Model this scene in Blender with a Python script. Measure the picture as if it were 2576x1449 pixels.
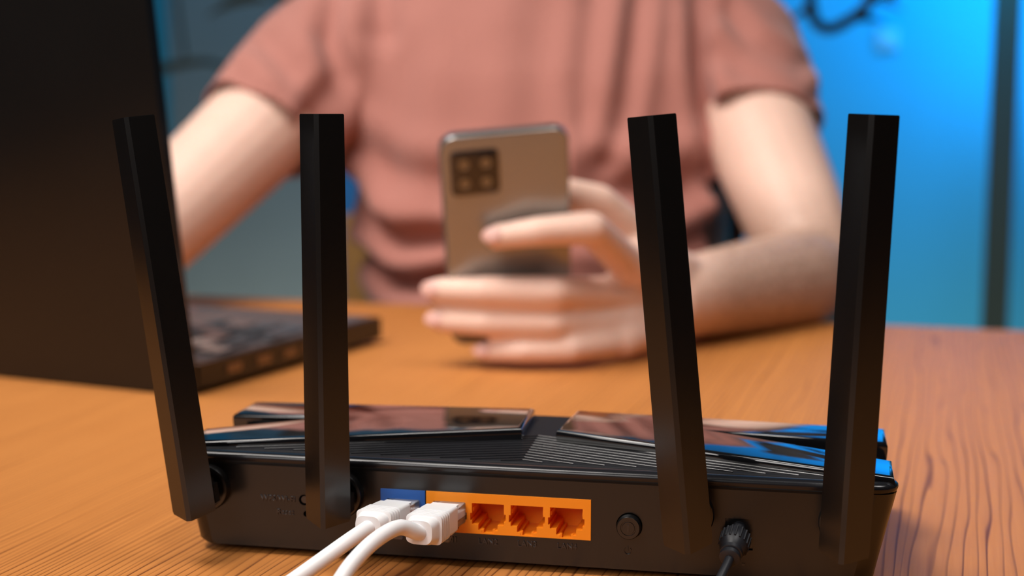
import bpy, bmesh, math, random
from mathutils import Vector, Matrix, noise
from math import sin, cos, radians, pi, sqrt, exp
random.seed(4)
for o in list(bpy.data.objects): bpy.data.objects.remove(o)
SC = bpy.context.scene
COL = SC.collection
# ------------------------------------------------------------------ camera (table top is z = 0, floor is z = -0.75)
cd = bpy.data.cameras.new('camera'); cam = bpy.data.objects.new('camera', cd); COL.objects.link(cam)
cam.location = (0, 0, .16); cam.rotation_euler = (radians(90 - 7.1), 0, 0)
cd.sensor_width = 36; cd.lens = 50; cd.clip_start = .01
cd.dof.use_dof = True; cd.dof.focus_distance = .478; cd.dof.aperture_fstop = 6.4; cd.dof.aperture_blades = 9
SC.camera = cam
# ------------------------------------------------------------------ world, lamps, exposure
w = bpy.data.worlds.new('world'); SC.world = w; w.use_nodes = True
w.node_tree.nodes['Background'].inputs[0].default_value = (.35, .42, .55, 1)
w.node_tree.nodes['Background'].inputs[1].default_value = .02
SC.view_settings.view_transform = 'Standard'; SC.view_settings.look = 'None'
SC.view_settings.exposure = 0.0; SC.view_settings.gamma = 1; SC.view_settings.use_curve_mapping = False
ROOM = radians(-17)                                   # the table and the room are turned against the lens axis
def rm(u, v, z=0): return Vector((u * cos(ROOM) - v * sin(ROOM), u * sin(ROOM) + v * cos(ROOM), z))
def area(name, loc, target, size, energy, color, spread=180, sy=None):
    l = bpy.data.lights.new(name, 'AREA'); l.size = size; l.energy = energy; l.color = color; l.spread = radians(spread)
    if sy: l.shape = 'RECTANGLE'; l.size_y = sy
    o = bpy.data.objects.new(name, l); COL.objects.link(o); o.location = loc
    o.rotation_euler = (Vector(target) - Vector(loc)).to_track_quat('-Z', 'Y').to_euler(); return o
area('key_softbox', (-.56, .56, 1.18), (-.06, .95, .05), 1.0, 6.6, (1, .94, .88), 85, .5)
area('ceiling_fill', (-.75, -.75, .95), (0, .8, 0), .9, 5.2, (1, .95, .92), 110)
area('overhead_fill', (.55, .30, 1.60), (.1, .55, 0), .5, 3.0, (1, .96, .92), 100)  # unseen overhead fill, added for highlights on the fins and rim
area('blue_wall_lamp', rm(.045, 2.18, .66), rm(.07, 2.6, .33), .25, 5.5, (.0, .42, 1))
area('blue_strip_lamp', rm(.082, 2.43, .56), rm(.082, 2.6, .56), .03, 1.6, (.0, .42, 1), 180, .8)
area('teal_wall_lamp', rm(-1.3, 2.0, 1.3), rm(-1.2, 2.6, .5), .4, 2.2, (.08, .55, 1))
area('warm_floor_lamp', rm(-.5, 2.2, -.68), rm(-.5, 2.6, -.35), 2.2, 5.0, (1, .80, .58), 180, .2)

# ------------------------------------------------------------------ materials
def mat(name, color, rough=.5, metal=0, coat=0, spec=.5, noise_amt=0, noise_scale=60, bump=0, bump_scale=400, trans=0, sss=0, sheen=0, ior=1.45, coat_rough=.1):
    m = bpy.data.materials.new(name); m.use_nodes = True
    nt = m.node_tree; b = nt.nodes['Principled BSDF']
    b.inputs['Base Color'].default_value = (*color, 1); b.inputs['Roughness'].default_value = rough
    b.inputs['Metallic'].default_value = metal; b.inputs['Coat Weight'].default_value = coat
    b.inputs['Coat Roughness'].default_value = coat_rough
    b.inputs['Specular IOR Level'].default_value = spec; b.inputs['Transmission Weight'].default_value = trans
    b.inputs['IOR'].default_value = ior; b.inputs['Sheen Weight'].default_value = sheen
    if sss:
        b.inputs['Subsurface Weight'].default_value = sss; b.inputs['Subsurface Radius'].default_value = (1, .35, .2)
        b.inputs['Subsurface Scale'].default_value = .006
    tc = nt.nodes.new('ShaderNodeTexCoord')
    if noise_amt:
        n = nt.nodes.new('ShaderNodeTexNoise'); n.inputs['Scale'].default_value = noise_scale; n.inputs['Detail'].default_value = 4
        nt.links.new(tc.outputs['Object'], n.inputs['Vector'])
        mx = nt.nodes.new('ShaderNodeMix'); mx.data_type = 'RGBA'
        mx.inputs[6].default_value = (*[c * (1 - noise_amt) for c in color], 1)
        mx.inputs[7].default_value = (*[min(1, c * (1 + noise_amt)) for c in color], 1)
        nt.links.new(n.outputs['Fac'], mx.inputs[0]); nt.links.new(mx.outputs[2], b.inputs['Base Color'])
    if bump:
        n2 = nt.nodes.new('ShaderNodeTexNoise'); n2.inputs['Scale'].default_value = bump_scale; n2.inputs['Detail'].default_value = 3
        nt.links.new(tc.outputs['Object'], n2.inputs['Vector'])
        bp = nt.nodes.new('ShaderNodeBump'); bp.inputs['Strength'].default_value = bump; bp.inputs['Distance'].default_value = .0006
        nt.links.new(n2.outputs['Fac'], bp.inputs['Height']); nt.links.new(bp.outputs[0], b.inputs['Normal'])
    return m
def wood_mat(name, light, mid, dark, rot):
    m = bpy.data.materials.new(name); m.use_nodes = True; nt = m.node_tree; N = nt.nodes; L = nt.links
    b = N['Principled BSDF']; b.inputs['Roughness'].default_value = .55; b.inputs['Specular IOR Level'].default_value = .22
    b.inputs['Coat Weight'].default_value = .08; b.inputs['Coat Roughness'].default_value = .3
    tc = N.new('ShaderNodeTexCoord'); mp = N.new('ShaderNodeMapping'); mp.inputs['Rotation'].default_value = (0, 0, rot)
    L.new(tc.outputs['Object'], mp.inputs['Vector'])
    def nz(scale, detail=3, dist=0):
        q = N.new('ShaderNodeMapping'); q.inputs['Scale'].default_value = scale; L.new(mp.outputs[0], q.inputs[0])
        n = N.new('ShaderNodeTexNoise'); n.inputs['Scale'].default_value = 1; n.inputs['Detail'].default_value = detail; n.inputs['Distortion'].default_value = dist
        L.new(q.outputs[0], n.inputs['Vector']); return n
    def math_(op, a, c):
        k = N.new('ShaderNodeMath'); k.operation = op
        for i, s in enumerate((a, c)):
            if isinstance(s, (int, float)): k.inputs[i].default_value = s
            else: L.new(s, k.inputs[i])
        return k.outputs[0]
    sx = N.new('ShaderNodeSeparateXYZ'); L.new(mp.outputs[0], sx.inputs[0])
    warp = nz((5, .7, 5), 1); warp2 = nz((60, 3.5, 60), 2)
    x = math_('ADD', sx.outputs[0], math_('MULTIPLY', warp.outputs['Fac'], .10))
    x = math_('ADD', x, math_('MULTIPLY', warp2.outputs['Fac'], .012))
    xp = math_('ADD', sx.outputs[0], .15)
    ph = math_('SUBTRACT', math_('MULTIPLY', xp, 300), math_('MULTIPLY', math_('MULTIPLY', xp, xp), 240))
    ph = math_('ADD', ph, math_('MULTIPLY', warp.outputs['Fac'], 9)); ph = math_('ADD', ph, math_('MULTIPLY', warp2.outputs['Fac'], 4.2))
    fr = math_('FRACT', ph, 0)
    rp = N.new('ShaderNodeValToRGB'); e = rp.color_ramp.elements
    e[0].position = 0; e[0].color = (0, 0, 0, 1); e[1].position = 1; e[1].color = (0, 0, 0, 1)
    for p, v in ((.45, .03), (.74, .16), (.88, 1), (.94, .9)):
        k = e.new(p); k.color = (v, v, v, 1)
    L.new(fr, rp.inputs[0])
    fade = nz((14, 3, 14), 2); fd = N.new('ShaderNodeMapRange'); fd.inputs[1].default_value = .35; fd.inputs[2].default_value = .62; fd.inputs[3].default_value = .7
    L.new(fade.outputs['Fac'], fd.inputs[0])
    wn = N.new('ShaderNodeTexWhiteNoise'); wn.noise_dimensions = '1D'; L.new(math_('FLOOR', ph, 0), wn.inputs['W'])
    line = math_('MULTIPLY', rp.outputs[0], math_('MULTIPLY', fd.outputs[0], math_('ADD', math_('MULTIPLY', wn.outputs['Value'], .6), .4)))
    fb2 = nz((260, 5, 260), 4)
    line = math_('MULTIPLY', line, math_('ADD', math_('MULTIPLY', fb2.outputs['Fac'], 1.2), .35))
    fib = nz((900, 22, 900), 3)
    tone = nz((6, 1.5, 6), 3)
    m1 = N.new('ShaderNodeMix'); m1.data_type = 'RGBA'; m1.inputs[6].default_value = (*light, 1); m1.inputs[7].default_value = (*mid, 1)
    tf = math_('ADD', math_('MULTIPLY', tone.outputs['Fac'], .8), math_('MULTIPLY', math_('SUBTRACT', fib.outputs['Fac'], .5), .9))
    tc2 = N.new('ShaderNodeClamp'); L.new(tf, tc2.inputs[0]); L.new(tc2.outputs[0], m1.inputs[0])
    m2 = N.new('ShaderNodeMix'); m2.data_type = 'RGBA'; L.new(m1.outputs[2], m2.inputs[6]); m2.inputs[7].default_value = (*dark, 1)
    L.new(math_('MULTIPLY', line, 1.4), m2.inputs[0]); m2.clamp_factor = True; L.new(m2.outputs[2], b.inputs['Base Color'])
    bp = N.new('ShaderNodeBump'); bp.inputs['Strength'].default_value = .08; bp.inputs['Distance'].default_value = .0003; bp.invert = True
    L.new(math_('ADD', line, math_('MULTIPLY', fib.outputs['Fac'], .5)), bp.inputs['Height']); L.new(bp.outputs[0], b.inputs['Normal'])
    return m
M = {}
M['wood'] = wood_mat('pine_wood', (.56, .225, .058), (.44, .150, .032), (.15, .042, .010), 0)
M['chair_wood'] = wood_mat('chair_wood', (.5, .27, .09), (.4, .2, .06), (.2, .09, .03), 0)
M['wall'] = mat('wall_paint', (.06, .50, .72), .7, noise_amt=.03, noise_scale=8)
M['side_wall'] = mat('dark_wall_paint', (.10, .10, .105), .8, noise_amt=.05, noise_scale=6)
M['door'] = mat('grey_door_paint', (.30, .42, .46), .6, noise_amt=.05, noise_scale=12)
M['switch'] = mat('pale_switch_plastic', (.30, .68, .85), .4)
M['floor'] = mat('grey_floor', (.2, .19, .18), .6, noise_amt=.15, noise_scale=10)
M['black'] = mat('matte_black_plastic', (.004, .0037, .0036), .25, spec=.85, noise_amt=.12, noise_scale=300)
M['shell'] = mat('router_shell_plastic', (.005, .0043, .004), .25, spec=.75)
M['cover'] = mat('cover_black_plastic', (.010, .010, .012), .22)
M['grille'] = mat('grille_black_plastic', (.010, .010, .012), .6, spec=.2)
M['fin'] = mat('fin_black_plastic', (.009, .009, .011), .17, spec=1)
M['gloss'] = mat('piano_black', (.006, .006, .007), .05, coat=1, coat_rough=.02)
M['hole'] = mat('dark_recess', (.003, .003, .003), .8)
M['orange'] = mat('orange_port_plastic', (1, .30, .012), .38)
M['blue'] = mat('blue_port_plastic', (.02, .11, .42), .36)
M['white'] = mat('white_cable_plastic', (.80, .79, .80), .38, sss=.05)
M['clear'] = mat('clear_connector_plastic', (.94, .95, .97), .06, trans=.92, ior=1.45)
M['gold'] = mat('gold_contact', (.75, .5, .15), .3, metal=1)
M['rubber'] = mat('black_rubber', (.013, .014, .018), .42)
M['skin'] = mat('skin', (.79, .53, .43), .46, noise_amt=.07, noise_scale=45, sss=.15, bump=.25, bump_scale=500)
def arm_hair_shade(m):  # brown streaks: arm hair plus the forearm's shade put into the skin colour
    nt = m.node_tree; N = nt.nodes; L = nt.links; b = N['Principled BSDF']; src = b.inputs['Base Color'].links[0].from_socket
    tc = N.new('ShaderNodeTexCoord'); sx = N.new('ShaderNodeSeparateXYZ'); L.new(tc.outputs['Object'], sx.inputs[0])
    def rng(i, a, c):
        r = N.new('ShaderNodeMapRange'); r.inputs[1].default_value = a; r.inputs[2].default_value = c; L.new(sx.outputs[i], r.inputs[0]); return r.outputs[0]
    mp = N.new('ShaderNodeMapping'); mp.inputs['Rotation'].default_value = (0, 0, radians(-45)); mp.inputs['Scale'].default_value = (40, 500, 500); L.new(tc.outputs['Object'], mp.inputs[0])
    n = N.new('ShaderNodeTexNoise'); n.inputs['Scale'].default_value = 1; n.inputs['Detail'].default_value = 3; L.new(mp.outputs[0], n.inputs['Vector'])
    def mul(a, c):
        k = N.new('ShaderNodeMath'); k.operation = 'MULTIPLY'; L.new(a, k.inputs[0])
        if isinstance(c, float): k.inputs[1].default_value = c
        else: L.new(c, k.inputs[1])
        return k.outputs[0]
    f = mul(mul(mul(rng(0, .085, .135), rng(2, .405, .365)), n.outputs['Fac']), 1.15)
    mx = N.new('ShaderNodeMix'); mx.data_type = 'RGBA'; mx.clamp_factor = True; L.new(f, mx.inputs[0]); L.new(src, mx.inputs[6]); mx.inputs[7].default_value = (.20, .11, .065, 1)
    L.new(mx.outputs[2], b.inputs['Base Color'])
arm_hair_shade(M['skin'])
M['nail'] = mat('fingernail', (.72, .42, .36), .28)
M['shirt'] = mat('dusty_pink_cotton', (.41, .165, .132), .9, noise_amt=.05, noise_scale=30, sheen=.25, bump=.3, bump_scale=1500)
M['denim'] = mat('dark_denim', (.03, .045, .09), .9, noise_amt=.2, noise_scale=200)
M['hair'] = mat('dark_hair', (.03, .018, .01), .6, noise_amt=.3, noise_scale=200)
M['eye'] = mat('eye_white', (.8, .8, .78), .2)
M['phone'] = mat('bronze_phone_back', (.34, .33, .31), .27, metal=.6, noise_amt=.03)
M['phone_edge'] = mat('phone_metal_edge', (.22, .23, .26), .28, metal=.9)
M['glass'] = mat('dark_glass', (.01, .01, .012), .06, coat=1)
M['lens'] = mat('lens_glass', (.22, .15, .08), .25, coat=.5)
M['laptop'] = mat('laptop_black', (.008, .0078, .0078), .22, noise_amt=.15, noise_scale=15)
M['deck'] = mat('laptop_deck', (.085, .07, .072), .42)
M['key'] = mat('key_black', (.085, .085, .095), .17)
M['metal'] = mat('port_metal', (.22, .18, .15), .35, metal=1)
M['chair_blue'] = mat('blue_chair_fabric', (.012, .13, .38), .85, noise_amt=.12, noise_scale=300)
M['leaf'] = mat('dark_leaf', (.016, .024, .008), .5, noise_amt=.3, noise_scale=30)
M['pot'] = mat('pot_ceramic', (.3, .28, .26), .5)
M['post'] = mat('olive_green_post', (.055, .075, .055), .5)
M['shelf'] = mat('shelf_olive', (.05, .055, .03), .6)

# ------------------------------------------------------------------ mesh helpers
class G:
    def __init__(s): s.b = bmesh.new()
    def quadloop(s, rings, cap0=True, cap1=True, closed=True):
        R = [[s.b.verts.new(p) for p in r] for r in rings]; n = len(R[0])
        for i in range(len(R) - 1):
            for j in range(n if closed else n - 1):
                k = (j + 1) % n; s.b.faces.new((R[i][j], R[i][k], R[i + 1][k], R[i + 1][j]))
        if cap0: s.b.faces.new(R[0][::-1])
        if cap1: s.b.faces.new(R[-1])
        return s
    def box(s, x0, x1, y0, y1, z0, z1, m=None):
        r = [[(x0, y0, z), (x1, y0, z), (x1, y1, z), (x0, y1, z)] for z in (z0, z1)]
        if m is not None: r = [[m @ Vector(p) for p in q] for q in r]
        return s.quadloop(r)
    def prism(s, pts, z0, z1, m=None):
        r = [[(p[0], p[1], z) for p in pts] for z in (z0, z1)]
        if m is not None: r = [[m @ Vector(p) for p in q] for q in r]
        return s.quadloop(r)
    def cyl(s, p0, p1, r0, r1=None, n=24, caps=(True, True)):
        r1 = r0 if r1 is None else r1; p0 = Vector(p0); p1 = Vector(p1); d = (p1 - p0).normalized()
        a = d.orthogonal().normalized(); c = d.cross(a)
        return s.quadloop([[p + (a * cos(t) + c * sin(t)) * r for t in [2 * pi * i / n for i in range(n)]] for p, r in ((p0, r0), (p1, r1))], *caps)
    def lathe(s, p, d, prof, n=28):
        p = Vector(p); d = Vector(d).normalized(); a = d.orthogonal().normalized(); c = d.cross(a)
        return s.quadloop([[p + d * h + (a * cos(t) + c * sin(t)) * r for t in [2 * pi * i / n for i in range(n)]] for h, r in prof])
    def tube(s, pts, rad, n=16, sub=6):
        P = spline(pts, sub); up = Vector((0, 0, 1)); rings = []
        fr = None
        for i, p in enumerate(P):
            d = (P[min(i + 1, len(P) - 1)] - P[max(i - 1, 0)]).normalized()
            if fr is None: fr = d.orthogonal().normalized()
            fr = (fr - d * fr.dot(d)).normalized(); c = d.cross(fr)
            r = rad(i / (len(P) - 1)) if callable(rad) else rad
            rings.append([p + (fr * cos(t) + c * sin(t)) * r for t in [2 * pi * j / n for j in range(n)]])
        return s.quadloop(rings)
    def sphere(s, c, r, sc=(1, 1, 1), rot=None, sub=3):
        q = bmesh.ops.create_icosphere(s.b, subdivisions=sub, radius=r)
        m = Matrix.Translation(c) @ (rot.to_4x4() if rot else Matrix()) @ Matrix.Diagonal((*sc, 1))
        bmesh.ops.transform(s.b, matrix=m, verts=q['verts']); return s
    def cap(s, p0, r0, p1, r1, n=20, flat=None):
        """tapered capsule; flat=(axis, k) squeezes the section along an axis"""
        p0 = Vector(p0); p1 = Vector(p1); L = (p1 - p0).length
        if L < 1e-6: return s.sphere(p0, r0)
        d = (p1 - p0) / L
        a = d.orthogonal().normalized(); k = 1.0
        if flat: a = Vector(flat[0]); a = (a - d * a.dot(d)).normalized(); k = flat[1]
        c = d.cross(a); rings = []
        H = [(-r0 * cos(t), r0 * sin(t)) for t in [pi / 2 * i / 5 for i in range(1, 6)]] + \
            [(L + r1 * sin(t), r1 * cos(t)) for t in [pi / 2 * i / 5 for i in range(0, 5)]]
        for h, r in H:
            rings.append([p0 + d * h + (a * (k * cos(t)) + c * sin(t)) * r for t in [2 * pi * j / n for j in range(n)]])
        return s.quadloop(rings)
    def chain(s, *pr, flat=None):
        for (p0, r0), (p1, r1) in zip(pr[:-1], pr[1:]): s.cap(p0, r0, p1, r1, flat=flat)
        return s
    def plate(s, outer, holes, y, tf):
        """flat face with holes; loops are 2-D, tf maps (x, z) to 3-D at depth y"""
        es = []; loops = []
        for lp in [outer] + holes:
            vs = [s.b.verts.new(tf(p[0], y, p[1])) for p in lp]; loops.append(vs)
            es += [s.b.edges.new((vs[i], vs[(i + 1) % len(vs)])) for i in range(len(vs))]
        bmesh.ops.triangle_fill(s.b, use_beauty=True, use_dissolve=False, edges=es)
        return loops
    def walls(s, loop2d, y0, y1, tf, back=True):
        s.quadloop([[tf(p[0], y, p[1]) for p in loop2d] for y in (y0, y1)], False, back); return s
    def build(s, name, m, parent=None, smooth=False, bevel=0, segs=2, origin=None, angle=35, loc=None, rot=None):
        if origin is not None: bmesh.ops.translate(s.b, verts=s.b.verts, vec=-Vector(origin))
        if bevel:
            es = [e for e in s.b.edges if len(e.link_faces) == 2 and e.calc_face_angle(0) > radians(30)]
            bmesh.ops.bevel(s.b, geom=es, offset=bevel, segments=segs, affect='EDGES', profile=.5, clamp_overlap=True)
        bmesh.ops.recalc_face_normals(s.b, faces=s.b.faces)
        me = bpy.data.meshes.new(name); s.b.to_mesh(me); s.b.free()
        return link(name, me, m, parent, smooth, angle, loc, rot)
def link(name, me, m, parent=None, smooth=False, angle=35, loc=None, rot=None):
    me.name = name
    if m and not len(me.materials): me.materials.append(m)
    if smooth:
        me.polygons.foreach_set('use_smooth', [True] * len(me.polygons))
        if angle: me.set_sharp_from_angle(angle=radians(angle))
    o = bpy.data.objects.new(name, me); COL.objects.link(o); o.parent = parent
    if loc is not None: o.location = loc
    if rot is not None: o.rotation_euler = rot
    return o
def spline(pts, sub):
    P = [Vector(p) for p in pts]; out = []
    for i in range(len(P) - 1):
        a, b, c, d = P[max(i - 1, 0)], P[i], P[i + 1], P[min(i + 2, len(P) - 1)]
        for k in range(sub):
            t = k / sub
            out.append(.5 * ((2 * b) + (c - a) * t + (2 * a - 5 * b + 4 * c - d) * t * t + (3 * b - a - 3 * c + d) * t ** 3))
    return out + [P[-1]]
def empty(name, label, cat, loc=(0, 0, 0), rotz=0, group=None):
    o = bpy.data.objects.new(name, None); COL.objects.link(o); o.location = loc; o.rotation_euler = (0, 0, rotz)
    o.empty_display_size = .02; return tag(o, label, cat, group)
def tag(o, label, cat, group=None):
    o['label'] = label; o['category'] = cat
    if group: o['group'] = group
    return o
def struct(o): o['kind'] = 'structure'; return o
def remeshed(g, voxel, smooth_it=6, fac=.5):
    """merge overlapping closed shells of one figure into one continuous skin"""
    me = bpy.data.meshes.new('tmp'); bmesh.ops.recalc_face_normals(g.b, faces=g.b.faces); g.b.to_mesh(me); g.b.free()
    o = bpy.data.objects.new('tmp', me); COL.objects.link(o)
    r = o.modifiers.new('r', 'REMESH'); r.mode = 'VOXEL'; r.voxel_size = voxel
    s = o.modifiers.new('s', 'SMOOTH'); s.factor = fac; s.iterations = smooth_it
    dg = bpy.context.evaluated_depsgraph_get(); out = bpy.data.meshes.new_from_object(o.evaluated_get(dg))
    bpy.data.objects.remove(o); bpy.data.meshes.remove(me); return out
def rrect(hx0, hx1, hy0, hy1, r, n=5):
    pts = []
    for cx, cy, a0 in ((hx1 - r, hy0 + r, -90), (hx1 - r, hy1 - r, 0), (hx0 + r, hy1 - r, 90), (hx0 + r, hy0 + r, 180)):
        for i in range(n + 1):
            t = radians(a0 + 90 * i / n); pts.append((cx + r * cos(t), cy + r * sin(t)))
    return pts
def circle(cx, cz, r, n=24): return [(cx + r * cos(2 * pi * i / n), cz + r * sin(2 * pi * i / n)) for i in range(n)]

# ------------------------------------------------------------------ the room
def room_box(name, u0, u1, v0, v1, z0, z1, m):
    return struct(G().box(u0, u1, v0, v1, z0, z1).build(name, m, rot=(0, 0, ROOM)))
room_box('floor', -2.3, 2.3, -2.0, 2.7, -.80, -.75, M['floor'])
room_box('ceiling', -2.3, 2.3, -2.0, 2.7, 1.80, 1.85, M['side_wall'])
room_box('wall_back', -2.3, 2.3, 2.6, 2.7, -.75, 1.80, M['wall'])
room_box('wall_left', -2.35, -2.25, -2.0, 2.7, -.75, 1.80, M['side_wall'])
room_box('wall_right', 2.25, 2.35, -2.0, 2.7, -.75, 1.80, M['side_wall'])
room_box('wall_front', -2.3, 2.3, -2.05, -1.95, -.75, 1.80, M['side_wall'])
room_box('door_1', -1.5, -.40, 2.56, 2.6, -.75, 1.35, M['door'])
room_box('baseboard_back', -2.25, 2.25, 2.585, 2.6, -.75, -.66, M['wall'])
struct(G().box(.060, .100, 2.36, 2.41, -.75, 1.80).build('trim_1', M['post'], bevel=.004, rot=(0, 0, ROOM)))

# ------------------------------------------------------------------ table
table = empty('table', 'orange pine wooden table with straight dark grain lines under the router', 'table', rm(0, .55, -.75), ROOM)
G().box(-1.0, 1.0, -.56, .545, .72, .75).build('tabletop', M['wood'], table, bevel=.003)
for sx in (-1, 1):
    for sy in (-1, 1):
        G().box(sx * .93 - .03, sx * .93 + .03, sy * .48 - .03, sy * .48 + .03, 0, .72).build('leg', M['wood'], table, bevel=.003)
    G().box(sx * .93 - .012, sx * .93 + .012, -.45, .45, .63, .72).build('apron', M['wood'], table)

# ------------------------------------------------------------------ router
RX, RY, RYAW = .0021, .4829, radians(-11.5)
router = empty('router', 'black four-antenna router with glossy top panels standing on the wooden table', 'router', (RX, RY, 0), RYAW)
def shell_ring(k, z, r=.007):
    """outline of the case, k = half width, back edge at v = 0, front edge at v = .105"""
    return [(x, y, z) for x, y in rrect(-k, k, 0, .106, r)]
def slope(p):        # the front half of the top falls away from the lens
    return (p[0], p[1], p[2] - max(0, p[1] - .076) * .72)
lv = [(.1195, .0028), (.1212, .0040), (.1225, .010), (.1262, .026), (.1280, .0338)]
g = G(); g.quadloop([[slope(p) if z > .02 else p for p in shell_ring(k, z)] for k, z in lv], True, True)
# open the back so that the rear panel with its holes closes it
g.b.faces.ensure_lookup_table()
bmesh.ops.delete(g.b, geom=[f for f in g.b.faces if all(abs(v.co.y) < 1e-6 for v in f.verts)], context='FACES')
g.build('body', M['shell'], router, smooth=True)
# ports: x positions measured along the back
BX = (-.0497, -.0334); OX = (-.0330, .0257); PZ = (.0125, .0269)
def tfr(x, y, z): return (x, y, z)
slots = [(BX[0], PZ[0]), (OX[1], PZ[0]), (OX[1], PZ[1]), (BX[0], PZ[1])]
dc = [(.0717, .0123), (.0810, .0123), (.0810, .0231), (.0717, .0231)]
btn = circle(.0390, .0184, .0046); wps = circle(-.0785, .0210, .0020, 16); rst = circle(-.0778, .0159, .0011, 16)
g = G()
outl = [(-.1125, .0028), (.1125, .0028), (.1142, .0040), (.1155, .010), (.1192, .026), (.1210, .0338), (-.1210, .0338), (-.1192, .026), (-.1155, .010), (-.1142, .0040)]
g.plate(outl, [slots, dc, btn, wps, rst], 0, tfr)
for lp in (dc, btn, wps, rst): g.walls(lp, 0, .006, tfr)
g.build('rear_panel', M['shell'], router)
# port housings
def rj45(cx, z0):
    h = [(2.2, .4), (2.2, 1.4), (3.5, 1.4), (3.5, 3.4), (5.75, 3.4), (5.75, 4.8), (6.4, 4.8), (6.4, 7.4), (5.75, 7.4), (5.75, 11.0)]
    r = [(cx + x * .001, z0 + z * .001) for x, z in h]; l = [(cx - x * .001, z0 + z * .001) for x, z in h]
    return r + l[::-1]
def housing(name, x0, x1, centres, m, label):
    g = G(); holes = [rj45(c, PZ[0]) for c in centres]
    out = [(x0, PZ[0]), (x1, PZ[0]), (x1, PZ[1]), (x0, PZ[1])]
    g.plate(out, holes, -.0004, tfr); g.walls(out, -.0004, .002, tfr, False)
    for c, h in zip(centres, holes):
        g.walls(h, -.0004, .0150, tfr)
        for s in (-1, 1):                                   # guide lips at the latch slot and rails on the side walls
            g.box(c + s * .0016, c + s * .0024, -.0002, .0016, PZ[0] + .0003, PZ[0] + .0016)
            g.box(c + s * .0054, c + s * .0066, .0012, .0090, PZ[0] + .0078, PZ[0] + .0092)
    o = g.build(name, m, router); o['label'] = label
    for c in centres:
        for k in range(8):
            x = c + (k - 3.5) * .00102
            G().box(x - .0002, x + .0002, .004, .011, PZ[0] + .0098, PZ[0] + .0102).build('contact_pin', M['gold'], o)
    return o
OC = [OX[0] + .0075 + .0145 * i for i in range(4)]
OC[0] = -.0247; OC[1] = -.0107; OC[2] = .0032; OC[3] = .0171
housing('blue_port', *BX, [-.0415], M['blue'], 'blue network port')
housing('orange_port_block', *OX, OC, M['orange'], 'orange block of four network ports')
# top cover, with its rounded rim
g = G(); rings = []
for k, dv, z in ((.1282, .0000, .0342), (.1286, -.0004, .0352), (.1284, -.0002, .0362), (.1272, .0010, .0370), (.1255, .0028, .0373), (.1235, .0048, .0371)):
    rings.append([slope((x, y, z)) for x, y in rrect(-k, k, dv, .106 - dv, .008 - min(dv, .004))])
g.quadloop(rings, True, True); g.build('top_cover', M['cover'], router, smooth=True, angle=50)
G().quadloop([[slope(p) for p in shell_ring(.1268, z)] for z in (.0330, .0346)]).build('seam', M['hole'], router)
# the rear triangle and the strip between the glossy panels rise towards the middle
G().quadloop([[(-.124, .0050, .0366), (.124, .0050, .0366), (.010, .0420, .0366), (.014, .0760, .0366), (-.010, .0760, .0366), (-.010, .0420, .0366)],
              [(-.122, .0056, .0374), (.122, .0056, .0374), (.010, .0415, .0392), (.013, .0750, .0392), (-.009, .0750, .0392), (-.010, .0415, .0392)]]).build('grille_base', M['grille'], router)
# chevron cooling fins in the rear triangle
AP, V0, HW = .0405, .0062, .122
def fin(v, s):
    """one leg of a chevron: a low ridge with a chamfered rear shoulder"""
    ae = HW * (v - V0) / (AP - V0) * s
    d = Vector((ae, V0 - v, 0)); n = Vector((0, -1, 0))
    def zs(p): return .0374 + .0018 * max(0, p.y - .0056) / .0359
    rings = []
    for t in (0.0, .5, .999):
        p = Vector((0, v, 0)) + d * t; z = zs(p)
        rings.append([p + n * o + Vector((0, 0, z + h)) for o, h in ((-.0007, -.0003), (-.0007, .0001), (-.0001, .00052), (.00008, .00050), (.00024, .00034), (.00028, .0001), (.00028, -.0003))])
    G().quadloop(rings).build('cooling_fin', M['fin'], router, smooth=True, angle=45)
for k in range(11):
    for s in (-1, 1): fin(AP - .0012 - k * .0031, s)
# glossy X panels: four arms, thicker towards the middle
def pz(a): return .0438 - .0046 * min(1, abs(a) / .128)
def panel(name, pts):
    """plan polygon (a, v); top follows pz, rounded edge, thick side"""
    n = len(pts); c = Vector((sum(p[0] for p in pts) / n, sum(p[1] for p in pts) / n))
    def inset(d):
        out = []
        for i in range(n):
            p0, p1, p2 = Vector(pts[i - 1]), Vector(pts[i]), Vector(pts[(i + 1) % n])
            e1 = (p1 - p0).normalized(); e2 = (p2 - p1).normalized()
            n1 = Vector((-e1.y, e1.x)); n2 = Vector((-e2.y, e2.x)); b = (n1 + n2)
            b = b / max(.35, b.dot(n1)) ; out.append(p1 + b * d)
        return out
    g = G(); rings = []
    for d, dz in ((.0004, -.0075), (0, -.0030), (0, -.0014), (.0002, -.0008), (.0006, -.0003), (.0011, -.0001), (.0018, 0)):
        rings.append([(p.x, p.y, pz(p.x) + dz) for p in inset(d)])
    g.quadloop(rings); return g.build(name, M['gloss'], router, smooth=True, angle=40)
for s, dx in ((-1, -.0050), (1, .0078)):
    near = [(dx, .0325), (s * .1268, .0035), (s * .1278, .0275), (s * .060, .0520)]
    far = [(dx, .0325), (s * .060, .0520), (s * .1278, .0525), (s * .1285, .0800), (dx + s * .001, .0735)]
    # one V shaped panel per side, its slot open to the outside
    pts = [(dx, .0325), (s * .1270, .0035), (s * .1278, .0275), (s * (.062 if s > 0 else .080), .0515), (s * .1275, .0535), (s * .1280, .0790), (dx + s * .002, .0690)]
    if s < 0: pts = pts[::-1]
    panel('glossy_panel', pts)
    for k in range(4):                                        # fins at the bottom of the slot
        v = .0345 + k * .0042
        G().box(s * .112 - .012, s * .112 + .012, v, v + .0010, .0330, .0350).build('slot_fin', M['fin'], router, bevel=.0002, segs=1)
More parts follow.
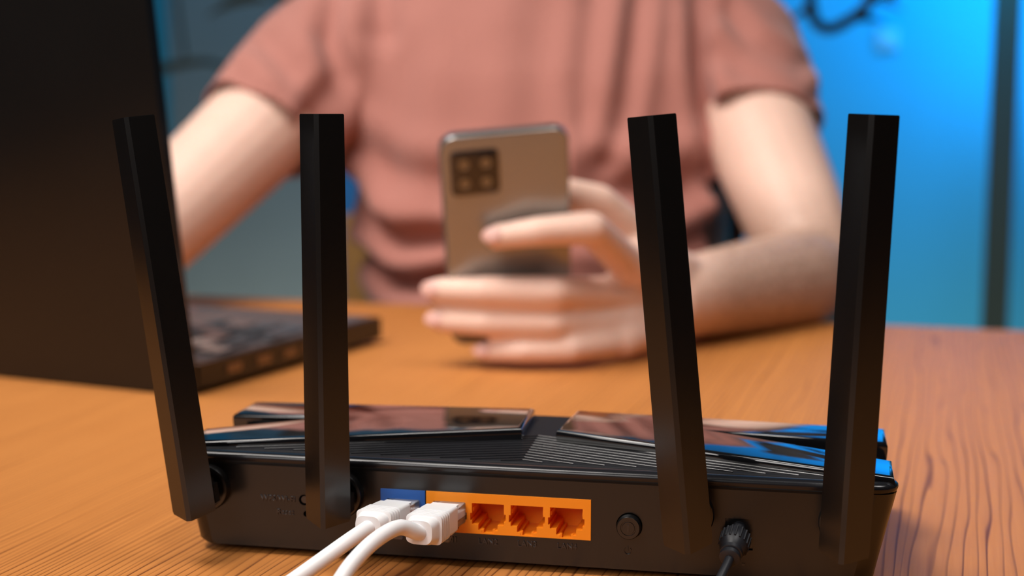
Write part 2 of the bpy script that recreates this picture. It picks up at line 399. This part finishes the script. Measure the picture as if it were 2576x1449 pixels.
# antennas
def antenna(a, z0, top, tilt, spin):
    """hexagonal stick: ridge towards -v. a = hinge position along the back"""
    HZ = .0242
    ant = G(); hw, ft = .0081, .0056
    def sec(z, sc=1, lower=0):
        return [(0 - .0009, -ft, z - lower), (.0009, -ft, z - lower), (hw * sc, 0, z), (hw * .70, .0036, z), (hw * .5, .0050, z), (-hw * .5, .0050, z), (-hw * .70, .0036, z), (-hw * sc, 0, z)]
    zb = z0 - HZ; zt = top - HZ
    ant.quadloop([sec(zb, .965, .0016), sec(zb + .0012, 1, .0008), sec(zb + .030, 1), sec(zt - .0004, .97), sec(zt, .94)])
    o = ant.build('antenna', M['black'], router, bevel=.00025, segs=2, smooth=True, angle=22, loc=(a, -.0150, HZ), rot=(0, tilt, 0))
    o.rotation_mode = 'XYZ'; o.rotation_euler = (Matrix.Rotation(tilt, 3, 'Y') @ Matrix.Rotation(spin, 3, 'Z')).to_euler()
    k = G(); k.box(-.0045, .0045, .0044, .0105, -.0040, .0040); k.build('hinge_knuckle', M['black'], o, bevel=.0006)
    k = G(); k.box(.0052, .0072, .0030, .0072, zb + .002, .0030); k.box(-.0072, -.0052, .0030, .0072, zb + .002, .0030); k.build('hinge_fork', M['black'], o, bevel=.0004)
    d = G().lathe((a, .0005, HZ), (0, -1, 0), [(0, .0084), (.0030, .0084), (.0038, .0080), (.0040, .0070), (.0034, .0068), (.0034, .0046), (.0062, .0044)])
    d.build('hinge_disc', M['black'], router, smooth=True, angle=30)
antenna(-.1148, .0185, .1590, radians(-7.6), radians(2))
antenna(-.0643, .0188, .1590, 0, 0)
antenna(.0597, .0176, .1592, radians(-5.6), radians(2))
antenna(.1107, .0174, .1590, radians(2.1), radians(-9))
# power button, wps button
g = G().lathe((.0390, .003, .0184), (0, -1, 0), [(0, .0042), (.0052, .0042), (.0060, .0038), (.0060, .0027), (.0057, .0026), (.0057, .0022), (.0060, .0021)])
pb = g.build('power_button', M['black'], router, smooth=True, angle=30)
G().box(.0388, .0392, -.00325, -.0028, .0172, .0196).build('power_mark', M['fin'], pb)
G().lathe((-.0785, .005, .0210), (0, -1, 0), [(0, .0017), (.0040, .0017), (.0044, .0013)]).build('small_button', M['fin'], router, smooth=True, angle=30)
g = G(); fr = [(.0708, .0114), (.0819, .0114), (.0819, .0240), (.0708, .0240)]
g.plate([(.0717, .0123), (.0810, .0123), (.0810, .0231), (.0717, .0231)], [circle(.0757, .0180, .0030)], .0012, tfr); g.walls(circle(.0757, .0180, .0030), .0012, .008, tfr)
g.build('power_socket', M['black'], router)
def text(s, a, z, size, name='embossed_lettering'):
    c = bpy.data.curves.new('t', 'FONT'); c.body = s; c.size = size; c.extrude = .00028; c.bevel_depth = .00007; c.align_x = 'CENTER'; c.align_y = 'CENTER'; c.resolution_u = 3
    o = bpy.data.objects.new('t', c); COL.objects.link(o)
    dg = bpy.context.evaluated_depsgraph_get(); me = bpy.data.meshes.new_from_object(o.evaluated_get(dg)); bpy.data.objects.remove(o)
    return link(name, me, M['fin'], router, loc=(a, -.00005, z), rot=(radians(90), 0, 0))
text('WPS/Wi-Fi', -.0884, .0210, .0029); text('Reset', -.0857, .0161, .0029)
for i in range(4): text('LAN%d' % (i + 1), (-.0252, -.0107, .0033, .0174)[i], .0097, .0029)
text('WAN', -.0415, .0099, .0029); G().box(.0775, .0785, -.0003, .0002, .0068, .0077).build('embossed_mark', M['fin'], router)
g = G(); pts = [(.0386 + .0012 * sin(t), -.0001, .0096 + .0012 * cos(t)) for t in [radians(40 + 280 * i / 12) for i in range(13)]]
g.tube(pts, .00016, 6, 2); g.cyl((.0386, -.0001, .0096), (.0386, -.0001, .0112), .00016, n=6); g.build('power_symbol', M['fin'], router)
for sx in (-.1, .1):
    for v in (.015, .09): G().cyl((sx, v, 0), (sx, v, .0035), .006).build('rubber_foot', M['rubber'], router)

# ------------------------------------------------------------------ network cables
RM = Matrix.Translation((RX, RY, 0)) @ Matrix.Rotation(RYAW, 4, 'Z')
def rl(a, v, z): return RM @ Vector((a, v, z))
def net_cable(label, cx, path, pitch, yaw):
    zc = PZ[0] + .0076
    org = rl(cx, -.0042, zc)
    root = empty('network_cable', label, 'cable', org, 0, None)
    # local frame of the plug: x to the side, y along the plug into the port, z up
    T = Matrix.Rotation(RYAW, 4, 'Z') @ Matrix.Rotation(yaw, 4, 'Z') @ Matrix.Rotation(pitch, 4, 'X')
    def fin_(g, name, m, par, **k):
        bmesh.ops.transform(g.b, matrix=T, verts=g.b.verts); return g.build(name, m, par, **k)
    g = G().box(-.0056, .0056, -.0065, .0160, -.0036, .0036)
    plug = fin_(g, 'clear_plug', M['clear'], root, bevel=.0004); plug['label'] = 'clear plastic connector'
    fin_(G().box(-.0048, .0048, -.0035, -.0006, .0037, .0040), 'plug_insert', M['white'], plug)
    fin_(G().box(-.0042, .0042, -.0060, .0120, -.0012, .0010), 'wire_core', M['white'], plug)
    for k in range(8):
        x = (k - 3.5) * .00104; fin_(G().box(x - .00022, x + .00022, .0080, .0140, .0022, .0035), 'plug_contact', M['gold'], plug)
    g = G(); g.quadloop([[(x, y, z) for x in (0,) for (x, z) in ((-.0026, zz), (.0026, zz), (.0026, zz + .0009), (-.0026, zz + .0009))] for y, zz in ((.0150, -.0047), (.0030, -.0060), (-.0040, -.0088), (-.0046, -.0088))])
    fin_(g, 'latch_tab', M['clear'], plug)
    # white boot with ribs
    g = G(); rings = []
    for y, hx, hz, r in ((-.0050, .0060, .0045, .0010), (-.0100, .0061, .0047, .0012), (-.0130, .0060, .0046, .0014), (-.0200, .0059, .0046, .0020), (-.0245, .0054, .0045, .0030), (-.0265, .0046, .0040, .0028)):
        rings.append([(x, y, z) for x, z in rrect(-hx, hx, -hz, hz, r)])
    g.quadloop(rings); boot = fin_(g, 'boot', M['white'], root, smooth=True, angle=50)
    for k in range(5):
        y = -.0135 - k * .0019; g = G()
        g.quadloop([[(x, yy, z) for x, z in rrect(-.0060 - e, .0060 + e, -.0046 - e, .0046 + e, .0016)] for yy, e in ((y, -.0002), (y - .0002, .0004), (y - .0008, .0004), (y - .0010, -.0002))])
        fin_(g, 'boot_rib', M['white'], boot, smooth=True, angle=60)
    p = [T @ Vector((0, -.018, 0)), T @ Vector((0, -.0262, 0))] + [Vector(q) - org for q in path]
    G().tube(p, .00262, 20, 10).build('sheath', M['white'], root, smooth=True)
    return root
net_cable('white network cable plugged into the blue port', -.0415,
          [(-.0535, .4530, .0200), (-.0620, .4430, .0160), (-.0720, .4335, .0110), (-.0860, .4220, .0055), (-.1080, .405, .0030), (-.15, .37, .0028), (-.20, .30, .0028)], radians(-3), radians(-8))
net_cable('white network cable plugged into the leftmost orange port, arching over the other cable', OC[0],
          [(-.0370, .4525, .0246), (-.0440, .4425, .0232), (-.0502, .4330, .0188), (-.0548, .4240, .0135), (-.0620, .4060, .0060), (-.074, .37, .0028), (-.10, .30, .0028)], radians(-2), radians(-6))
# power cable
org = rl(.0757, -.0015, .0180)
pc = empty('power_cable', 'black power cable with a ribbed plug in the router socket', 'cable', org)
T = Matrix.Rotation(RYAW - radians(9), 4, 'Z') @ Matrix.Rotation(radians(22), 4, 'X')
g = G().lathe((0, 0, 0), (0, -1, 0), [(-.006, .0026), (.0005, .0026), (.0006, .0044), (.0014, .0050), (.0060, .0049), (.0085, .0040), (.0092, .0036)])
bmesh.ops.transform(g.b, matrix=T, verts=g.b.verts); pl = g.build('plug', M['rubber'], pc, smooth=True, angle=50)
for k in range(18):
    t = 2 * pi * k / 18; g = G()
    g.cyl((.0049 * cos(t), -.0012, .0049 * sin(t)), (.0048 * cos(t), -.0062, .0048 * sin(t)), .00042, n=6)
    bmesh.ops.transform(g.b, matrix=T, verts=g.b.verts); g.build('grip_rib', M['rubber'], pl)
for k in range(2):
    g = G().lathe((0, 0, 0), (0, -1, 0), [(.0086 + k * .0024, .0026), (.0088 + k * .0024, .0038 - k * .0002), (.0102 + k * .0024, .0037 - k * .0002), (.0108 + k * .0024, .0026)])
    bmesh.ops.transform(g.b, matrix=T, verts=g.b.verts); g.build('strain_relief_ring', M['rubber'], pl, smooth=True, angle=50)
p = [T @ Vector((0, -.008, 0)), T @ Vector((0, -.0145, 0))] + [Vector(q) - org for q in ((.0660, .4440, .0070), (.0636, .4350, .0030), (.0615, .4200, .0018), (.0600, .36, .0018), (.075, .28, .0018), (.11, .18, .0018))]
G().tube(p, .0016, 14, 8).build('cord', M['rubber'], pc, smooth=True)

# ------------------------------------------------------------------ laptop
LA = Vector((-.179, .790, 0)); LYAW = radians(-25)       # hinge corner nearest the middle of the picture; +y runs towards the person
lap = empty('laptop', 'black laptop open towards the person, seen from behind its lid', 'laptop', LA, LYAW)
LW, LD = .350, .208
G().box(-LW, 0, .004, LD, .0035, .0175).build('base', M['laptop'], lap, bevel=.002, segs=2)
G().box(-LW + .004, -.004, .012, LD - .004, .0172, .0180).build('keyboard_deck', M['deck'], lap)
t = radians(7.5)
LM = Matrix.Translation((0, .003, .0015)) @ Matrix.Rotation(t, 4, 'X')
lid = G().box(-LW, 0, -.0065, 0, 0, .226, LM).build('lid', M['laptop'], lap, bevel=.002, segs=2)
G().box(-LW + .008, -.008, .0001, .0006, .022, .217, LM).build('screen', M['glass'], lid)
for x in (-.07, -.28): G().cyl((x - .025, .006, .0125), (x + .025, .006, .0125), .0052).build('hinge', M['laptop'], lap)
key = None
for r in range(6):
    n = 16
    for k in range(n):
        if r == 5 and 4 <= k <= 8:
            continue
        x = -.016 - k * .0205 - (r % 3) * .003; y = .040 + r * .0182
        if x < -LW + .012: continue
        if key is None:
            key = G().box(-.0085, .0085, -.0075, .0075, 0, .0022).build('key', M['key'], lap, bevel=.0008, segs=1, loc=(x, y, .0178), rot=(.04, .02, 0))
        else:
            q = key.copy(); COL.objects.link(q); q.location = (x, y, .0178); q.rotation_euler = (random.uniform(-.09, .05), random.uniform(-.08, .08), 0)
G().box(-.180 - .05, -.180 + .05, .1365, .1515, .0178, .0194).build('space_key', M['key'], lap, bevel=.0008, segs=1)
G().box(-.240, -.125, .162, .200, .0178, .0184).build('touchpad', M['key'], lap, bevel=.0003)
for y, w_, h in ((.030, .014, .0055), (.060, .014, .0055), (.088, .014, .0050), (.110, .011, .0050)):
    G().box(-.0006, .0008, y, y + w_, .0078, .0078 + h).build('side_port', M['metal'], lap, bevel=.0003)
for x in (-.04, -.31):
    for y in (.03, .185): G().cyl((x, y, 0), (x, y, .004), .008).build('rubber_foot', M['rubber'], lap)

# ------------------------------------------------------------------ phone
PR = Matrix.Rotation(radians(9), 3, 'Z') @ Matrix.Rotation(radians(23), 3, 'X') @ Matrix.Rotation(radians(-5.5), 3, 'Y')
PL = .146; pc_ = Vector((-.0052, .8435, .1495)) - PR @ Vector((0, 0, PL / 2))
phone = empty('smartphone', 'bronze-backed smartphone with a square camera bump held upright in a hand', 'phone', pc_)
phone.rotation_euler = PR.to_euler()
def slab(hx, hz, r, prof, cx=0, cz=0):
    return G().quadloop([[(cx + x, y, cz + z) for x, z in rrect(-hx + i, hx - i, -hz + i, hz - i, max(.0003, r - i), 8)] for y, i in prof])
slab(.0388, PL / 2, .010, ((-.0036, .0008), (-.0030, .0002), (-.0015, 0), (.0020, 0), (.0040, .0012))).build('frame', M['phone_edge'], phone, smooth=True)
slab(.0384, PL / 2 - .0004, .0096, ((-.0030, 0), (-.0040, .0006), (-.0043, .0018))).build('back_cover', M['phone'], phone, smooth=True)
slab(.0372, PL / 2 - .0016, .0086, ((.0036, 0), (.0042, .0004))).build('screen', M['glass'], phone, smooth=True)
cbx, cbz = -.0185, PL / 2 - .0245
bump_ = slab(.0148, .0148, .0035, ((-.0040, 0), (-.0054, .0004), (-.0057, .0010)), cbx, cbz).build('camera_bump', M['glass'], phone, smooth=True)
for sx in (-1, 1):
    for sz in (-1, 1):
        G().lathe((cbx + sx * .0065, -.0055, cbz + sz * .0062), (0, -1, 0), [(0, .0032), (.0005, .0032), (.0006, .0028), (.0004, .0026), (.0004, .0010)]).build('camera_lens', M['lens'], bump_, smooth=True)
G().box(-.0392, -.0384, -.0010, .0012, .004, .018).build('side_button', M['phone_edge'], phone, bevel=.0003)
G().box(-.0392, -.0384, -.0010, .0012, -.018, -.006).build('side_button', M['phone_edge'], phone, bevel=.0003)

# ------------------------------------------------------------------ person
PO = Vector((.02, 1.33, -.30))
person = empty('person', 'person in a dusty pink t-shirt sitting at the table holding a smartphone', 'person', PO)
V3 = Vector
SHL, ELL, WRL = V3((.196, 1.315, .213)), V3((.243, 1.120, .029)), V3((.116, .965, .033))     # arm that holds the phone
SHR, ELR, WRR = V3((-.166, 1.315, .205)), V3((-.305, 1.13, .048)), V3((-.322, 1.015, .054))   # arm reaching to the keyboard
b = G()
# trunk, neck and head
def trunk(g, grow):
    rings = []; side = lambda a, z: .036 * exp(-((z - .06) / .08) ** 2) if cos(a) > 0 else 0
    for z, hw, hd, cy in ((-.30, .165, .120, 1.345), (-.18, .158, .118, 1.340), (-.06, .152, .116, 1.330), (.04, .160, .120, 1.320), (.12, .172, .122, 1.315), (.19, .176, .112, 1.318), (.235, .176, .095, 1.322), (.275, .145, .080, 1.328), (.30, .100, .066, 1.332), (.325, .064, .058, 1.335)):
        rings.append([(.026 + (hw + grow + side(a, z)) * cos(a), cy + (hd + grow) * (abs(sin(a)) ** .85) * (1 if sin(a) > 0 else -1), z) for a in [2 * pi * i / 40 for i in range(40)]])
    g.quadloop(rings)
trunk(b, -.018)
b.cap((.015, 1.335, .30), .056, (.015, 1.305, .40), .054)
HC = V3((.015, 1.285, .500))
b.sphere(HC + V3((0, .012, .012)), .098, (.80, 1.0, .98)); b.sphere(HC + V3((0, -.030, -.045)), .075, (.80, .88, 1.0))
b.cap(HC + V3((0, -.045, -.098)), .022, HC + V3((0, -.078, -.088)), .018)
b.chain((HC + V3((0, -.090, .008)), .009), (HC + V3((0, -.110, -.030)), .013)); b.cap(HC + V3((-.013, -.100, -.034)), .008, HC + V3((.013, -.100, -.034)), .008)
b.cap(HC + V3((-.018, -.090, -.062)), .009, HC + V3((.018, -.090, -.062)), .009); b.cap(HC + V3((-.034, -.082, .018)), .012, HC + V3((.034, -.082, .018)), .012)
for s in (-1, 1): b.sphere(HC + V3((s * .080, .010, -.012)), .032, (.28, .62, 1.0))
# arms
def arm(S, E, W_, fl):
    mid = S.lerp(E, .45); b.chain((S, .050), (mid, .047), (E, .039))
    d = (W_ - E); b.chain((E, .037), (E + d * .22, .039), (E + d * .60, .034), (W_, .0275))
    b.cap(E + d * .75, .029, W_ + d.normalized() * .012, .0255)
arm(SHL, ELL, WRL, None); arm(SHR, ELR, WRR, None)
# hand that holds the phone
def finger(pts, rad): b.chain(*[(V3(p), r) for p, r in zip(pts, rad)])
F = {
 'index': [(.0726, .905, .0640), (.0478, .862, .0895), (.0150, .852, .0880), (-.0095, .8560, .0845)],
 'middle': [(.0700, .915, .0415), (.0255, .866, .0492), (-.0180, .8665, .0500), (-.0465, .8800, .0488)],
 'ring': [(.0713, .911, .0235), (.0255, .870, .0300), (-.0175, .8700, .0303), (-.0450, .8825, .0296)],
 'little': [(.0700, .902, .0140), (.0360, .872, .0135), (.0060, .8700, .0125), (-.0165, .8760, .0112)]}
RAD = {'index': (.0120, .0105, .0092, .0078), 'middle': (.0122, .0106, .0096, .0082), 'ring': (.0115, .0100, .0090, .0078), 'little': (.0105, .0088, .0079, .0068)}
for k in F: finger(F[k], RAD[k])
for k in F:                                          # metacarpals make the back of the hand
    p = V3(F[k][0]); b.chain((p, .0125), (WRL + V3((-.004, -.006, {'index': .018, 'middle': .006, 'ring': -.006, 'little': -.012}[k])), .0165))
TH = [(.1050, .950, .0480), (.0790, .928, .0800), (.0555, .9080, .1020), (.0325, .8925, .1095)]
finger(TH, (.0180, .0140, .0118, .0095)); b.chain((V3(TH[0]), .018), (V3(F['index'][0]), .0125)); b.chain((V3(TH[1]), .012), (V3(F['index'][0]) + V3((.008, .006, -.004)), .012))
# hand on the keyboard, behind the lid
d = (WRR - ELR).normalized(); sd = V3((d.y, -d.x, 0))
for i, (o_, L_, r) in enumerate(((-.028, .060, .0088), (-.009, .070, .0092), (.010, .066, .0088), (.028, .052, .0078))):
    k0 = WRR + d * .064 + sd * o_ + V3((0, 0, .004)); k1 = k0 + d * L_ * .45 + V3((0, 0, .004)); k2 = k0 + d * L_ * .8 + V3((0, 0, -.010)); k3 = k0 + d * L_ + V3((0, 0, -.024))
    b.chain((WRR + sd * o_ * .5, .0165), (k0, .0118), (k1, r + .001), (k2, r), (k3, r * .9))
q = WRR + d * .03 + sd * -.022
b.chain((q, .016), (q + d * .035 + sd * -.022 + V3((0, 0, -.006)), .0125), (q + d * .065 + sd * -.028 + V3((0, 0, -.016)), .0095))
# hips and legs (below the table)
LEGS = []
for s in (-1, 1):
    hip = V3((.015 + s * .09, 1.33, -.24)); kn = V3((.015 + s * .13, .93, -.215)); an = V3((.015 + s * .13, 1.00, -.66)); LEGS.append((hip, kn, an))
    b.chain((hip, .075), (kn, .052), (an, .036)); b.cap(an + V3((0, 0, -.045)), .030, an + V3((0, -.13, -.055)), .026)
me = remeshed(b, .0022, 8, .5)
bm = bmesh.new(); bm.from_mesh(me); bmesh.ops.translate(bm, verts=bm.verts, vec=-PO); bm.to_mesh(me); bm.free()
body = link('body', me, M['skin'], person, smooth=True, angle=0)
for k in F:                                          # fingernails
    p, q = V3(F[k][2]), V3(F[k][3]); d = (q - p).normalized(); nrm = V3((0, -1, .25)); nrm = (nrm - d * nrm.dot(d)).normalized()
    r = RAD[k][3]; c = q + d * r * .15 + nrm * r * .93
    rot = Matrix((d, d.cross(nrm), nrm)).transposed()
    G().sphere(c, 1, (r * .85, r * .66, r * .16), rot, 2).build('fingernail', M['nail'], body, smooth=True, origin=PO)
for s in (-1, 1):
    G().sphere(HC + V3((s * .031, -.079, .000)), .0125).build('eye', M['eye'], body, smooth=True, origin=PO)
h = G(); h.sphere(HC + V3((0, .028, .030)), .102, (.82, .98, .96)); h.build('hair', M['hair'], person, smooth=True, origin=PO)
# trousers and shoes
t_ = G(); t_.quadloop([[(.015 + hw * cos(a), 1.345 + hd * sin(a), z) for a in [2 * pi * i / 28 for i in range(28)]] for z, hw, hd in ((-.31, .15, .12), (-.28, .178, .140), (-.16, .170, .132), (-.14, .166, .128))])
for hip, kn, an in LEGS: t_.chain((hip, .088), (kn, .066), (an, .052))
me = remeshed(t_, .008, 6); bm = bmesh.new(); bm.from_mesh(me); bmesh.ops.translate(bm, verts=bm.verts, vec=-PO); bm.to_mesh(me); bm.free()
link('trousers', me, M['denim'], person, smooth=True, angle=0)
for hip, kn, an in LEGS:
    g = G(); g.cap(an + V3((0, .02, -.042)), .040, an + V3((0, -.15, -.056)), .033); g.build('shoe', M['rubber'], person, smooth=True, origin=PO)
# t-shirt
s_ = G(); trunk(s_, .004)
for S, E in ((SHL, ELL), (SHR, ELR)):
    s_.chain((S.lerp(V3((.015, 1.33, .22)), .35), .075), (S + V3((0, 0, -.002)), .0660), (S.lerp(E, .30), .0565), (S.lerp(E, .44), .0508), (S.lerp(E, .75), .0500))
me = remeshed(s_, .0055, 10, .5)
bm = bmesh.new(); bm.from_mesh(me)
def cut(p, n, sel):
    fs = [f for f in bm.faces if sel(f.calc_center_median())]
    es = {e for f in fs for e in f.edges}; vs = {v for f in fs for v in f.verts}
    bmesh.ops.bisect_plane(bm, geom=list(fs) + list(es) + list(vs), plane_co=p, plane_no=n, clear_outer=False)
    bmesh.ops.delete(bm, geom=[f for f in bm.faces if sel(f.calc_center_median()) and (f.calc_center_median() - p).dot(n) > 0], context='FACES')
HEML = (SHL.lerp(ELL, .38), ((ELL - SHL).normalized() + V3((-.18, 0, -.10))).normalized())
HEMR = (SHR.lerp(ELR, .40), ((ELR - SHR).normalized() + V3((.10, 0, -.10))).normalized())
cut(*HEML, lambda c: c.x > .17 and c.z < .20 and (c - SHL.lerp(ELL, .55)).length < .16)
cut(*HEMR, lambda c: c.x < -.15 and c.z < .20 and (c - SHR.lerp(ELR, .55)).length < .16)
cut(V3((.015, 1.32, .300)), V3((0, -.35, 1)).normalized(), lambda c: c.z > .25 and abs(c.x - .015) < .1)
cut(V3((0, 1.3, -.27)), V3((0, 0, -1)), lambda c: c.z < -.2)
# folds: (points in x,z), width, depth (metres, positive = valley)
FOLDS = [
 ([(-.150, .270), (-.158, .225), (-.150, .19), (-.172, .145)], .012, .010), ([(-.128, .30), (-.115, .23)], .014, .006), ([(-.11, .26), (-.10, .19), (-.11, .11)], .022, .006),
 ([(.070, .26), (.060, .18), (.066, .12)], .012, .006), ([(.112, .28), (.094, .17), (.082, .12)], .010, .009), ([(.030, .24), (.022, .15)], .02, .004),
 ([(.163, .265), (.160, .20), (.166, .14), (.175, .10)], .010, .014), ([(.185, .245), (.205, .215), (.245, .195)], .010, .007), ([(.18, .205), (.21, .19), (.25, .17)], .011, .006),
 ([(-.145, .095), (-.122, .062), (-.098, .050), (-.06, .052)], .011, .012), ([(-.130, .030), (-.106, .010), (-.085, .008), (-.05, .02)], .010, .011), ([(-.14, .13), (-.10, .105), (-.04, .10)], .016, .006),
 ([(.075, .10), (.12, .085), (.175, .11)], .018, .012), ([(.09, .055), (.14, .045), (.18, .06)], .014, .010), ([(-.02, .07), (.03, .06), (.08, .065)], .014, .006), ([(-.08, -.03), (.0, -.04), (.1, -.02)], .014, .008),
 ([(-.21, .215), (-.185, .19), (-.175, .15)], .012, .006), ([(-.225, .185), (-.20, .16)], .010, .005)]
def seg(px, pz_, a, c):
    ax, az = a; dx, dz = c[0] - ax, c[1] - az; L2 = dx * dx + dz * dz; t = max(0, min(1, ((px - ax) * dx + (pz_ - az) * dz) / L2))
    return sqrt((px - ax - dx * t) ** 2 + (pz_ - az - dz * t) ** 2)
bm.normal_update()
for v in bm.verts:
    if v.normal.y > .35: continue
    dsp = 0
    for pts, w_, dep in FOLDS:
        dm = min(seg(v.co.x, v.co.z, pts[i], pts[i + 1]) for i in range(len(pts) - 1))
        if dm < w_ * 3.2:
            dsp -= dep * exp(-(dm / w_) ** 2) - dep * .55 * exp(-((dm - 1.7 * w_) / (w_ * .8)) ** 2)
    dsp = max(dsp, -.0125); dsp += .0025 * noise.noise(v.co * 16)
    v.co += v.normal * dsp
bmesh.ops.smooth_vert(bm, verts=bm.verts, factor=.4, use_axis_x=True, use_axis_y=True, use_axis_z=True)
bmesh.ops.translate(bm, verts=bm.verts, vec=-PO); bm.to_mesh(me); bm.free()
shirt = link('t_shirt', me, M['shirt'], person, smooth=True, angle=0)
sm = shirt.modifiers.new('thick', 'SOLIDIFY'); sm.thickness = .0022; sm.offset = 1

# ------------------------------------------------------------------ chair behind the person
chair = empty('chair', 'blue upholstered chair with wooden posts behind the seated person', 'chair', (-.03, 1.36, -.75), radians(-8))
G().box(-.23, .23, -.22, .22, .40, .45).build('seat', M['chair_blue'], chair, bevel=.02, segs=3)
g = G(); rings = []
for y, i in ((0, .012), (.006, .002), (.02, 0), (.034, .002), (.04, .012)):
    rings.append([(x, .225 + y, z) for x, z in ((-.205 + i, .56 + i), (.205 - i, .56 + i), (.228 - i, .90 - i), (.195 - i, .935 - i), (-.195 + i, .935 - i), (-.228 + i, .90 - i))])
g.quadloop(rings).build('backrest', M['chair_blue'], chair, smooth=True, angle=50)
for s in (-1, 1):
    for y in (-.19, .19): G().box(s * .20 - .018, s * .20 + .018, y - .018, y + .018, 0, .41).build('leg', M['chair_wood'], chair, bevel=.003)
    g = G().box(s * .174 - .014, s * .174 + .014, .195, .224, .40, .795); g.build('back_post', M['chair_wood'], chair, bevel=.003)

# ------------------------------------------------------------------ wall switch, hanging plants
sw = empty('wall_switch', 'small square light switch on the blue wall', 'switch', rm(-.109, 2.6, .285), ROOM)
G().box(-.018, .018, -.010, 0, -.018, .018).build('plate', M['switch'], sw, bevel=.002)
G().box(-.011, .011, -.014, -.009, -.011, .011).build('rocker', M['switch'], sw, bevel=.001)
def leaf_mesh(L, W_):
    g = G(); n = 7; top = []
    for i in range(n + 1):
        t = i / n; w_ = W_ * sin(pi * t ** .8) * .5 + .0006; z = -.25 * L * t * t
        top.append([(-w_, t * L, z + w_ * .3), (0, t * L, z), (w_, t * L, z + w_ * .3), (0, t * L, z - .0012)])
    g.quadloop(top); return g
def plant(label, loc, stems, stem_r=.007):
    r = empty('hanging_plant', label, 'plant', loc)
    G().lathe((0, 0, 0), (0, 0, 1), [(0, .05), (.01, .058), (.10, .075), (.11, .075), (.105, .066), (.09, .06)]).build('pot', M['pot'], r, smooth=True)
    for k in range(3):
        t = 2 * pi * k / 3; G().cyl((.07 * cos(t), .07 * sin(t), .10), (0, 0, 1.80 - loc[2]), .0015, n=6).build('hanger_cord', M['rubber'], r)
    for pts, lv_ in stems:
        st = G().tube(pts, stem_r, 8, 5).build('stem', M['leaf'], r, smooth=True)
        for (p, L, W_, rot) in lv_: leaf_mesh(L, W_).build('leaf', M['leaf'], st, smooth=True, loc=p, rot=[radians(q) for q in rot])
P2 = Vector((.470, 2.0, .401))
plant('dark hanging plant with a drooping stem in front of the blue wall', P2, [
    ([(-.03, 0, .10), (-.055, -.02, .06), (-.065, -.03, -.04), (-.060, -.03, -.110), (-.040, -.03, -.130), (-.010, -.03, -.118), (.018, -.03, -.09), (.03, -.03, -.03)],
     [((-.055, -.03, -.105), .045, .020, (0, 20, 30)), ((.0, -.03, -.120), .050, .024, (10, 30, -70)), ((.018, -.03, -.095), .045, .026, (0, 10, -100)), ((.028, -.03, -.07), .05, .026, (10, 30, 40)), ((-.062, -.03, -.075), .04, .018, (60, 0, 20))]),
    ([(.03, 0, .10), (.055, -.02, .06), (.060, -.03, -.02), (.045, -.03, -.09)], [((.05, -.03, -.06), .05, .026, (20, 20, 70)), ((.045, -.03, -.085), .045, .024, (0, 0, 30))])], .008)
P1 = Vector((-.40, 2.42, .50))
plant('dark hanging plant with broad leaves between the laptop lid and the person', P1, [
    ([(-.03, 0, .10), (.0, -.06, .09), (.01, -.09, .0), (.005, -.09, -.14)], [((-.00, -.09, -.125), .13, .07, (0, 10, -85)), ((.0, -.09, -.11), .12, .06, (0, -10, 80)), ((-.00, -.09, -.160), .11, .06, (0, 10, -95)), ((.01, -.09, -.165), .10, .06, (0, 10, 95))]),
    ([(-.04, .02, .10), (-.12, 0, .06), (-.16, 0, -.10), (-.15, 0, -.25)], [((-.10, 0, -.262), .13, .05, (0, 8, 85)), ((-.14, 0, -.265), .10, .04, (0, 8, 100)), ((-.15, 0, -.258), .10, .04, (0, 8, -80))])], .003)
